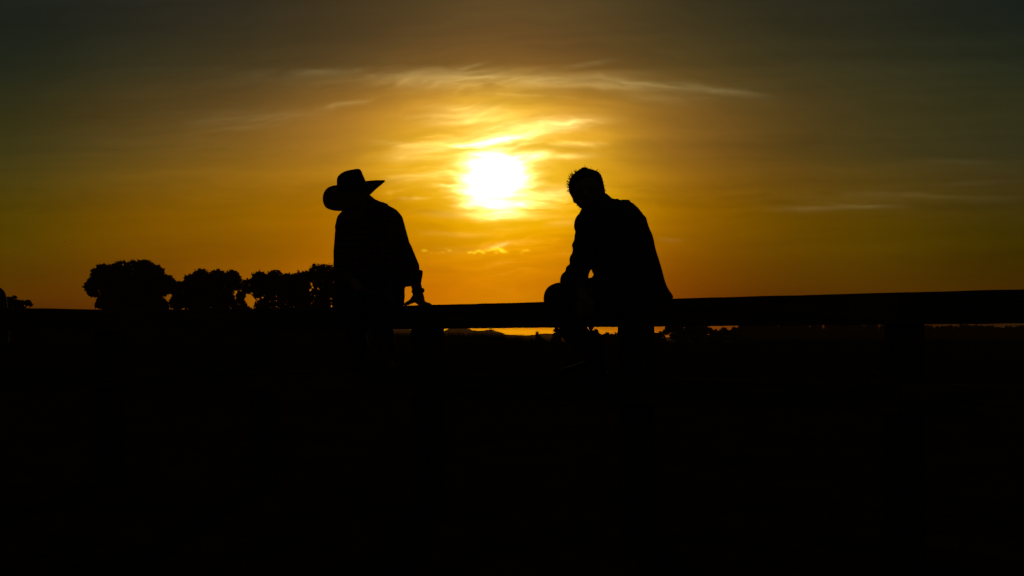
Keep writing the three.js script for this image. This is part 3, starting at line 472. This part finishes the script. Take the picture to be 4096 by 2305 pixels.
  {
    const R = rng(5), parts = [], tuft = (px, py, dz, ang, len, r) => { const g = new THREE.ConeGeometry(r, len, 5, 3), q = g.attributes.position, b = (R() - 0.5) * 0.4; g.translate(0, len / 2, 0); for (let i = 0; i < q.count; i++) { const t = q.getY(i) / len; q.setX(i, q.getX(i) + b * len * t * t); } g.rotateX((R() - 0.5) * 1.2); g.rotateZ(ang); const p = Q(px, py, dz); g.translate(p.x, p.y, p.z); parts.push(g); };
    const spots = [[2276, 757, 1.75], [2275, 750, 1.6], [2274, 744, 1.5], [2275, 738, 1.35], [2276, 732, 1.15], [2277, 726, 1.0], [2280, 718, 0.95], [2283, 711, 0.9], [2287, 704, 0.75], [2293, 698, 0.7], [2300, 693, 0.55], [2307, 688, 0.5], [2352, 684, -0.1], [2358, 685, -0.5], [2364, 685, -0.75], [2372, 686, -0.9], [2382, 688, -1.0], [2347, 677, 0.05], [2392, 694, -1.2], [2279, 768, 1.8]];
    for (const [x, y, a] of spots) for (let k = 0; k < 5; k++) tuft(x + (R() - 0.5) * 8, y + (R() - 0.5) * 8, (R() - 0.5) * 0.1, a + (R() - 0.5) * 0.9, 0.01 + R() * R() * 0.022, 0.0014 + R() * 0.0012);
    for (const [x, y, a] of [[2400, 703, -1.2], [2407, 715, -1.4], [2411, 730, -1.5], [2415, 745, -1.6], [2419, 760, -1.8], [2320, 680, 0.3], [2330, 675, 0.2], [2340, 674, 0]]) for (let k = 0; k < 5; k++) tuft(x + (R() - 0.5) * 8, y + (R() - 0.5) * 10, (R() - 0.5) * 0.1, a + (R() - 0.5) * 0.9, 0.004 + R() * R() * 0.012, 0.0014);
    for (let k = 0; k < 26; k++) { const t = R(); tuft(lerp(2278, 2322, t), lerp(764, 838, t) + 2, (R() - 0.5) * 0.05, 2.0 + (R() - 0.5), 0.006 + R() * 0.006, 0.0016); }
    mesh('hair_tufts', mergeGeometries(parts), MAT.hair, hair).userData.kind = 'stuff';
  }
  // jacket
  const coat = union([sections(torso, D), sections(arm, D), chain([[shoulder2, 0.062], [elbow2, 0.054], [wrist2.clone().lerp(elbow2, 0.15), 0.042]], 0.03), capsule(elbow, wrist.clone().lerp(elbow, 0.15), 0.052, 0.04)], 0.012);
  const collar = union([capsule(Q(2438, 800, -0.04), Q(2440, 802, 0.03), 0.014, 0.014), capsule(Q(2466, 809, -0.05), Q(2467, 810, 0.02), 0.02, 0.02), capsule(Q(2492, 813, -0.05), Q(2510, 812, -0.02), 0.02, 0.019)], 0.008);
  const coatF = folds((x, y, z) => smin(coat(x, y, z), collar(x, y, z), 0.006), 0.002, 30);
  const [clo, chi] = bounds([Q(2225, 768, -0.2), Q(2700, 1215, -0.2), Q(2225, 1215, 0.28), Q(2700, 768, 0.28)], 0.02);
  mesh('jacket', solid(coatF, clo, chi, 0.0065), MAT.jacket, man);
  // jeans and boots
  const legs = folds(union([capsule(Q(2226.5, 1186, 0.06), Q(2262, 1190, 0.06), 0.0635, 0.066), sections([[1150, 2420, 2640, 0, 0.13], [1190, 2410, 2660, 0, 0.14], [1215, 2430, 2640, 0, 0.12]], D), chain([[hip, 0.095], [mid, 0.102], [knee, 0.0855], [calf, 0.064], [ankle.clone().add(V(-0.008, 0.04, 0)), 0.058]], 0.03), chain([[hip2, 0.095], [mid2, 0.095], [knee2, 0.08], [calf2, 0.06], [ankle2.clone().add(V(-0.008, 0.04, 0)), 0.058]], 0.03)], 0.02), 0.0025, 24);
  const [jlo, jhi] = bounds([Q(2175, 1090, -0.22), Q(2680, 1100, -0.22), Q(2175, 1200, 0.16), ankle.clone(), ankle2.clone()], 0.08);
  mesh('jeans', solid(legs, jlo, jhi, 0.0075), MAT.denim, man);
  for (const [a, s] of [[ankle, 0.03], [ankle2, 0.02]]) {
    const f = union([chain([[a.clone().add(V(-0.01, 0.1, 0)), 0.048], [a.clone().add(V(0.005, -0.03, 0)), 0.043]], 0.02), chain([[a.clone().add(V(0.03, -0.075, 0)), 0.038], [a.clone().add(V(-0.06, -0.08, s * 0.4)), 0.04], [a.clone().add(V(-0.16, -0.088, s)), 0.027]], 0.03)], 0.03);
    const floor = LOW_TOP + 0.012, boot = mesh('boot', solid((x, y, z) => Math.max(f(x, y, z), floor - y), a.clone().add(V(-0.24, -0.15, -0.1)), a.clone().add(V(0.12, 0.18, 0.1)), 0.007), MAT.leather, man);
    const heel = mesh('boot_heel', new THREE.CylinderGeometry(0.033, 0.028, 0.03, 16), MAT.rubber, boot); heel.position.set(a.x + 0.045, floor - 0.004, a.z);
  }
}

// ------------------------------------------------------------------ trees, shrubs, grass
function leafGeometry(list) {   // folded leaf clumps: [x, y, z, size, a, b, c]
  const pos = new Float32Array(list.length * 18), v = V(0, 0, 0), e = new THREE.Euler();
  const quad = [[-0.5, 0, 0], [0, 0.32, 0.1], [0.55, 0.03, 0], [-0.5, 0, 0], [0.55, 0.03, 0], [0.02, -0.34, 0.12]];
  list.forEach(([x, y, z, s, a, b, c], n) => { e.set(a, b, c); quad.forEach((q, i) => { v.set(...q).multiplyScalar(s).applyEuler(e); pos.set([v.x + x, v.y + y, v.z + z], n * 18 + i * 3); }); });
  const g = new THREE.BufferGeometry(); g.setAttribute('position', new THREE.BufferAttribute(pos, 3)); g.computeVertexNormals(); return g;
}
function crownLeaves(lobes, base, perM3, size, R) {   // lobes: [centre, rx, ry, rz] filled with leaf clumps, denser at the skin
  const list = [];
  for (const [c, rx, ry, rz] of lobes) {
    const n = Math.ceil(perM3 * (rx * ry * rz) ** (2 / 3) * 4);
    for (let i = 0; i < n; i++) {
      const u = R() * 2 - 1, a = R() * Math.PI * 2, s = Math.sqrt(1 - u * u), q = (0.25 + 0.75 * R() ** 0.45) * (1 + 0.14 * noise(Math.cos(a) * s * 4 + c.x, u * 4, Math.sin(a) * s * 4 + c.z));
      list.push([c.x - base.x + rx * q * s * Math.cos(a), c.y - base.y + ry * q * u, c.z - base.z + rz * q * s * Math.sin(a), size * (0.6 + 0.8 * R()), R() * 6.3, R() * 6.3, R() * 6.3]);
    }
  }
  for (const [c, rx, ry, rz] of lobes) for (let m = 0; m < 22; m++) {    // shoots standing out of the crown
    const u = R() * 1.7 - 0.7, a = R() * Math.PI * 2, s = Math.sqrt(Math.max(0, 1 - u * u)), far = 1.04 + 0.2 * R(), j = size * 0.5;
    for (let k = 0; k < 7; k++) { const q = lerp(0.92, far, k / 6); list.push([c.x - base.x + rx * q * s * Math.cos(a) + j * (R() - 0.5), c.y - base.y + ry * q * u + j * (R() - 0.5), c.z - base.z + rz * q * s * Math.sin(a) + j * (R() - 0.5), size * (0.45 + 0.5 * R()), R() * 6.3, R() * 6.3, R() * 6.3]); }
  }
  return leafGeometry(list);
}
function limb(a, b, r0, r1, bend = 0) {
  const mid = a.clone().lerp(b, 0.5).add(V(bend, Math.abs(bend) * 0.4, bend * 0.5)), c = new THREE.QuadraticBezierCurve3(a, mid, b), g = new THREE.TubeGeometry(c, 10, 1, 8, false), q = g.attributes.position;
  for (let i = 0; i <= 10; i++) { const p = c.getPointAt(i / 10), r = lerp(r0, r1, i / 10); for (let j = 0; j <= 8; j++) { const k = i * 9 + j; q.setXYZ(k, p.x + (q.getX(k) - p.x) * r, p.y + (q.getY(k) - p.y) * r, p.z + (q.getZ(k) - p.z) * r); } }
  g.computeVertexNormals(); return g;
}
// a tree seen as lobes [px, py, radius px] at distance d, with its foot at px
function tree(name, label, group, d, footPx, lobesPx, opt = {}) {
  const R = rng(opt.seed ?? Math.round(footPx) + 9), x = (footPx - CX) / F * d, gy = groundHeight(x, -d), base = V(x, gy - 0.05, -d), k = d / F;
  const t = thing(name, label, opt.category ?? 'tree', base, group);
  const lobes = lobesPx.map(([px, py, r, ry, dz]) => { const c = P(px, py, d); c.z += dz ?? (R() - 0.5) * r * k * 1.2; return [c, r * k, (ry ?? r) * k, r * k * (0.8 + 0.5 * R())]; });
  mesh('crown', crownLeaves(lobes, base, opt.dense ?? 130, opt.leaf ?? 0.2, R), opt.mat ?? MAT.leaf, t);
  const top = lobes.reduce((s, l) => s.add(l[0]), V(0, 0, 0)).multiplyScalar(1 / lobes.length).sub(base), tr = opt.trunk ?? 0.16, parts = [], fork = V(top.x * 0.35, top.y * 0.5, top.z * 0.35);
  mesh('trunk', limb(V(0, -0.1, 0), fork, tr, tr * 0.7, 0.1 * tr), MAT.bark, t);
  if (!opt.bare) for (const [c, rx] of lobes) mesh('limb', limb(fork.clone().multiplyScalar(0.75 + 0.2 * R()), c.clone().sub(base).add(V(0, rx * 0.2, 0)), tr * 0.45, tr * 0.12, (R() - 0.5) * 0.5), MAT.bark, t);
  return t;
}
const G = 'broad crowned trees beyond the pen';
tree('broad_tree', 'largest domed tree, standing alone at the left end of the row', G, 52, 535, [[530, 1095, 52], [440, 1108, 48], [605, 1105, 50], [480, 1078, 34], [570, 1072, 34], [400, 1102, 32], [655, 1138, 40], [385, 1140, 34, 28], [492, 1130, 40], [490, 1165, 34], [356, 1146, 22, 24], [450, 1165, 46], [540, 1160, 55], [620, 1160, 40], [376, 1172, 18], [425, 1205, 36], [500, 1215, 50], [585, 1215, 45], [410, 1080, 20], [630, 1095, 22], [683, 1140, 18], [398, 1222, 14], [640, 1225, 30]], { dense: 620, leaf: 0.2, trunk: 0.24 });
tree('broad_tree', 'wide tree with several small humps, second from the left of the row', G, 55, 835, [[805, 1112, 34], [870, 1112, 34], [925, 1118, 34], [760, 1135, 38], [720, 1150, 28, 22], [840, 1140, 45], [900, 1150, 45], [945, 1140, 24], [935, 1105, 22], [785, 1165, 38], [850, 1195, 30], [745, 1195, 40], [910, 1195, 28], [800, 1220, 40], [880, 1222, 40], [955, 1222, 28], [960, 1185, 18], [990, 1236, 14, 8], [698, 1165, 18], [712, 1212, 30]], { dense: 560, leaf: 0.2, trunk: 0.22 });
tree('broad_tree', 'third tree of the row, with a gap of sky low on its left side', G, 58, 1110, [[1040, 1120, 32], [1098, 1116, 34], [1150, 1125, 30], [1000, 1140, 30, 24], [985, 1160, 16], [1075, 1145, 42], [1130, 1155, 38], [1030, 1158, 30], [1180, 1122, 28], [1165, 1170, 34], [1080, 1205, 30], [1140, 1210, 34], [1045, 1225, 24], [1190, 1170, 30], [1035, 1180, 16], [1200, 1215, 34], [1215, 1145, 26], [1206, 1112, 24]], { dense: 540, leaf: 0.2, trunk: 0.2 });
tree('broad_tree', 'tallest of the right hand trees, half hidden behind the person in the hat', G, 54, 1330, [[1265, 1090, 34], [1310, 1092, 34], [1365, 1095, 38], [1235, 1110, 28, 24], [1285, 1125, 38], [1340, 1130, 42], [1260, 1170, 15], [1305, 1165, 26], [1350, 1180, 45], [1420, 1130, 50], [1470, 1165, 40], [1285, 1210, 34], [1390, 1210, 40], [1235, 1190, 22], [1230, 1225, 24], [1450, 1215, 40]], { dense: 480, leaf: 0.19, trunk: 0.22 });
// shrubs under the trees, mostly behind the planks
{
  const L = [[60, 'low shrub behind the left fence planks, left of the lone domed tree'], [230, 'low shrub in the gap between the van and the domed tree'], [420, 'shrub at the foot of the large domed tree, left side'], [600, 'shrub at the foot of the large domed tree, right side'], [780, 'shrub under the second tree of the row, left side'], [930, 'shrub under the second tree of the row, right side'], [1080, 'shrub under the third tree of the row'], [1240, 'shrub below the gap left of the person in the hat'], [1400, 'shrub directly behind the person in the hat'], [1500, 'rightmost low shrub behind the person in the hat']];
  L.forEach(([px, label], i) => { const h = px < 350 ? 1268 : 1246; tree('shrub', label, 'shrubs under the tree row', 46, px, [[px - 55, h + 45, 45], [px + 10, h + 32, 50], [px + 65, h + 48, 45], [px - 20, h + 78, 50], [px + 40, h + 80, 50], [px - 50, h + 110, 50], [px + 20, h + 115, 55]].map(([a, b, c]) => [Math.min(a, 1490), Math.max(b, i > 8 ? 1350 : 0), i > 8 ? 26 : c]), { dense: 420, leaf: 0.17, trunk: 0.05, bare: true, category: 'shrub', seed: 300 + i }); });
}
// bush beside the van
tree('leaning_bush', 'small ragged bush leaning right beside the dark van', null, 24, 60, [[20, 1225, 26], [55, 1212, 20, 14], [42, 1198, 14, 8], [58, 1190, 5, 4], [75, 1215, 18, 12], [98, 1211, 12, 7], [112, 1207, 8, 4], [122, 1219, 6, 6], [110, 1217, 8, 5], [60, 1235, 30, 18], [85, 1232, 16, 9], [40, 1290, 60], [80, 1300, 50]], { dense: 1500, leaf: 0.075, trunk: 0.05, category: 'bush', mat: MAT.leafDry });
// growth on the right, seen in the slot under the top plank
{
  const g = 'small trees and bushes in the slot under the rail';
  tree('slender_conifer', 'small dark conifer left of the hunched person, tiny pointed top', g, 70, 2151, [[2149, 1334, 4, 5], [2150, 1342, 7, 8], [2155, 1352, 11, 9], [2160, 1362, 16, 10]], { dense: 900, leaf: 0.13, trunk: 0.05, bare: true, mat: MAT.leafPine });
  tree('slender_conifer', 'layered conifer showing beside the shin of the hunched person', g, 60, 2228, [[2226, 1312, 7, 8], [2222, 1324, 9, 7], [2232, 1330, 11, 9], [2226, 1340, 13, 9], [2238, 1345, 14, 10], [2240, 1322, 8, 7], [2225, 1358, 20, 12], [2226, 1298, 5, 10]], { dense: 900, leaf: 0.13, trunk: 0.06, bare: true, mat: MAT.leafPine });
  tree('slender_conifer', 'columnar tree right of the shin of the hunched person', g, 60, 2364, [[2364, 1310, 9, 12], [2362, 1328, 8, 10], [2366, 1342, 12, 10], [2364, 1296, 6, 10], [2372, 1332, 9, 9], [2384, 1326, 8, 8], [2386, 1338, 9, 9], [2378, 1352, 18, 12]], { dense: 900, leaf: 0.13, trunk: 0.06, bare: true, mat: MAT.leafPine });
  tree('bush', 'low bush below the rail, just left of the fence post under the hunched person', g, 62, 2425, [[2405, 1348, 14, 10], [2428, 1343, 13, 11], [2448, 1346, 14, 10], [2475, 1344, 18, 14], [2420, 1360, 25, 14], [2460, 1360, 26, 16]], { dense: 800, leaf: 0.14, trunk: 0.05, bare: true, category: 'bush' });
  tree('bush', 'low bush below the rail, just right of the fence post under the hunched person', g, 62, 2605, [[2585, 1347, 14, 10], [2613, 1342, 10, 10], [2630, 1342, 12, 9], [2645, 1337, 12, 10], [2600, 1360, 30, 14], [2640, 1358, 25, 16]], { dense: 800, leaf: 0.14, trunk: 0.05, bare: true, category: 'bush' });
  tree('bush', 'biggest leafy bush rising behind the rail right of the hunched person', g, 50, 2740, [[2675, 1318, 15, 14], [2695, 1312, 18], [2665, 1330, 12, 9], [2740, 1305, 34], [2780, 1310, 32], [2820, 1322, 24, 18], [2720, 1345, 40, 24], [2790, 1345, 44, 24], [2838, 1322, 12, 8]], { dense: 700, leaf: 0.15, trunk: 0.08, category: 'bush' });
  const tops = [[2862, 1321, 'low scrub with loose twigs right of the biggest bush'], [2895, 1312, 'small round bush with a clear notch on each side'], [2938, 1312, 'small round bush where the bright slot narrows']];
  tops.forEach(([px, y, label], i) => tree('bush', label, g, 75, px, [[px, y + 9, 11, 11], [px - 10, y + 17, 13, 9], [px + 12, y + 19, 14, 9], [px, y + 36, 30, 18]], { dense: 700, leaf: 0.17, trunk: 0.05, bare: true, category: 'bush', seed: 500 + i }));
  const R = rng(91); let i = 0;
  for (let px = 2965; px < 4230; i++) {
    const w = 8 + R() * R() * 18, y = (px < 3430 ? 1289 + R() * 11 : px < 3560 ? 1295 + R() * 8 : px < 3900 ? 1301 + R() * 7 : 1302 + R() * 9), lobes = [[px, y + w * 0.8, w * (0.7 + 0.4 * R()), w * (0.8 + 0.5 * R())]];
    for (let k = 0; k < 4; k++) lobes.push([px + (R() - 0.5) * w * 2.6, y + w * (0.5 + R()) + 5, w * (0.35 + 0.4 * R()), w * (0.35 + 0.4 * R())]);
    lobes.push([px - 6, y + 46, 30, 32], [px + 10, y + 40, 26, 26], [px - 8, y + 74, 30, 30], [px + 14, y + 78, 28, 26]);
    tree('distant_tree', 'small distant tree in the dark row under the right end of the rail', 'row of distant trees at right', 100 + 25 * R(), px, lobes, { dense: 420, leaf: 0.2, trunk: 0.08, bare: true, seed: 700 + i });
    px += w * (0.7 + 0.9 * R()) + 7;
  }
}
// young plant with paired leaves on the bank
{
  const d = 22, x = (1963 - CX) / F * d, gy = groundHeight(x, -d), base = V(x, gy - 0.02, -d), t = thing('young_plant', 'young plant with paired oval leaves rising from the grass under the rail', 'plant', base);
  const top = P(1964, 1304, d).sub(base), leaf = new THREE.SphereGeometry(1, 10, 8); leaf.scale(0.034, 0.007, 0.016); leaf.translate(0.034, 0, 0);
  mesh('stem', limb(V(0, 0, 0), top, 0.009, 0.005, 0.01), MAT.bark, t);
  [[1957, 1322, 2.3], [1971, 1321, 0.6], [1952, 1333, 2.5], [1976, 1331, 0.7], [1960, 1313, 2.2], [1968, 1312, 0.9], [1946, 1340, 2.6], [1980, 1340, 0.5], [1957, 1338, 2.0], [1970, 1338, 1.1], [1986, 1344, 0.6], [1940, 1346, 2.5], [1964, 1304, 1.5], [1950, 1328, 2.0], [1962, 1345, 1.4], [1978, 1348, 0.9], [1948, 1352, 2.2]].forEach(([px, py, a], i) => { const l = mesh('leaf', leaf, MAT.leafDry, t); l.position.copy(P(px - 5 * Math.cos(a), py + 5 * Math.sin(a), d).sub(base)); l.rotation.set(0.6 * Math.sin(i * 2.1), 0.5 * Math.cos(i * 1.7), a); });
}
// grass on the bank and in the pen
{
  const R = rng(33), blade = (h, lean, rot, w) => { const g = new THREE.BufferGeometry(), p = []; const seg = 3; for (let i = 0; i < seg; i++) { const a = i / seg, b = (i + 1) / seg, q = (t, s) => [lean * h * t * t + s * w * (1 - t), h * t, 0]; const A = q(a, -1), B = q(a, 1), C = q(b, 1), Dd = q(b, -1); p.push(...A, ...B, ...C); if (i < seg - 1) p.push(...A, ...C, ...Dd); } g.setAttribute('position', new THREE.Float32BufferAttribute(p, 3)); g.rotateY(rot); return g; };
  const bl = []; for (let i = 0; i < 9; i++) { const g = blade(0.5 + R() * 0.5, (R() - 0.3) * 0.7, R() * 6.3, 0.016); g.translate((R() - 0.5) * 0.16, 0, (R() - 0.5) * 0.16); bl.push(g); }
  const tuft = mergeGeometries(bl); tuft.computeVertexNormals();
  const put = (name, label, n, place) => {
    const im = shadows(new THREE.InstancedMesh(tuft, MAT.grass, n)), m = new THREE.Matrix4(), q = new THREE.Quaternion(), up = V(0, 1, 0), c = new THREE.Color();
    for (let i = 0; i < n; i++) { const [x, z, s] = place(); q.setFromAxisAngle(up, R() * 6.3); m.compose(V(x, groundHeight(x, z) - 0.02, z), q, V(s * (0.8 + R() * 0.5), s, s)); im.setMatrixAt(i, m); const k = 0.8 + R() * 0.4; c.setRGB(k * (1 + 0.3 * R()), k, k * 0.8); im.setColorAt(i, c); }
    im.name = name; im.userData = { label, category: 'grass', kind: 'stuff' }; scene.add(im);
  };
  put('field_grass', 'tall grass fringe on the low bank beyond the fence', 9000, () => { const d = 20 + 18 * R(); return [(R() - 0.5) * 1.3 * d - 1, -d, 0.36 + 0.22 * R()]; });
  put('pen_grass', 'short sparse grass on the dark ground inside the pen', 3500, () => { const d = 2.5 + 11 * R(), x = (R() - 0.5) * 1.5 * d; return [x, -d, 0.05 + 0.09 * R() * R()]; });
}

// ------------------------------------------------------------------ van at the left edge, bird
{
  const d = 20, X1 = (37 - CX) / F * d - 0.09, top = EYE + (HORIZON - 1151) / F * d, base = V(X1, groundHeight(X1, -d), -d), t = thing('parked_van', 'dark boxy van with rounded roof parked beyond the fence at far left', 'van', base); t.rotation.y = Math.atan((CX - 37) / F) + 0.07;
  const H = top - base.y, s = new THREE.Shape();      // side view, rear end at x = 0, nose to the left
  s.moveTo(0.06, 0.38); s.lineTo(0.05, 1.0); s.lineTo(0.015, H - 0.28); s.quadraticCurveTo(-0.005, H - 0.1, -0.06, H - 0.06); s.quadraticCurveTo(-0.1, H - 0.005, -0.22, H); s.lineTo(-3.0, H - 0.03); s.quadraticCurveTo(-3.35, H - 0.06, -3.6, H - 0.45); s.lineTo(-3.95, H - 1.0); s.quadraticCurveTo(-4.5, H - 1.08, -4.62, H - 1.3); s.lineTo(-4.66, 0.4); s.lineTo(0.06, 0.38);
  const body = new THREE.ExtrudeGeometry(s, { depth: 1.62, bevelEnabled: true, bevelThickness: 0.08, bevelSize: 0.03, bevelSegments: 4, curveSegments: 8 }); body.translate(0, 0, -1.78);
  mesh('body', body, MAT.paint, t);
  for (const z of [0.004 - 0.08 + 0.0, -1.866]) for (const [a, b] of [[-1.35, -0.25], [-2.6, -1.5]]) { const g = new THREE.BoxGeometry(b - a, 0.42, 0.012); g.translate((a + b) / 2, H - 0.5, z < -1 ? z : -0.074); mesh('side_window', g, MAT.glass, t); }
  { const g = new THREE.BoxGeometry(0.012, 0.45, 1.3); g.rotateZ(0.05); g.translate(0.062, H - 0.5, -0.97); mesh('rear_window', g, MAT.glass, t); }
  { const g = new THREE.BoxGeometry(0.012, 0.62, 1.4); g.rotateZ(-0.56); g.translate(-3.83, H - 0.72, -0.97); mesh('windscreen', g, MAT.glass, t); }
  for (const z of [-0.16, -1.78]) { const g = new THREE.CylinderGeometry(0.035, 0.035, 0.2, 12); g.translate(0.075, H - 0.95, z); mesh('tail_lamp', g, MAT.lamp, t); const h = new THREE.SphereGeometry(0.012, 10, 8); h.translate(0.042, H - 0.2, z - 0.0); mesh('marker_lamp', h, MAT.lamp, t); }
  { const g = new THREE.BoxGeometry(0.14, 0.18, 1.8); g.translate(0.1, 0.45, -0.97); mesh('bumper', g, MAT.trim, t); }
  for (const x of [-0.95, -3.75]) for (const z of [-0.1, -1.84]) { const w = new THREE.TorusGeometry(0.24, 0.1, 12, 28); w.translate(x, 0.34, z); const tyre = mesh('wheel', w, MAT.rubber, t); const r = new THREE.CylinderGeometry(0.17, 0.17, 0.1, 20); r.rotateX(Math.PI / 2); r.translate(x, 0.34, z); mesh('rim', r, MAT.steel, tyre); }
}
{
  const at = P(258, 966, 70), t = thing('flying_bird', 'tiny dark bird flying above the trees at left', 'bird', at), b = new THREE.SphereGeometry(0.03, 10, 8); b.scale(1.9, 0.8, 0.9); mesh('body', b, MAT.trim, t);
  for (const s of [-1, 1]) { const w = new THREE.ConeGeometry(0.022, 0.13, 5); w.scale(1, 1, 0.25); w.rotateX(s * Math.PI / 2 * 0.9); w.translate(0.0, 0.012, s * 0.06); mesh('wing', w, MAT.trim, t); }
}
scene.fog = new THREE.FogExp2(new THREE.Color().setRGB(1, 0.56, 0.18), HAZE);
renderer.render(scene, camera);
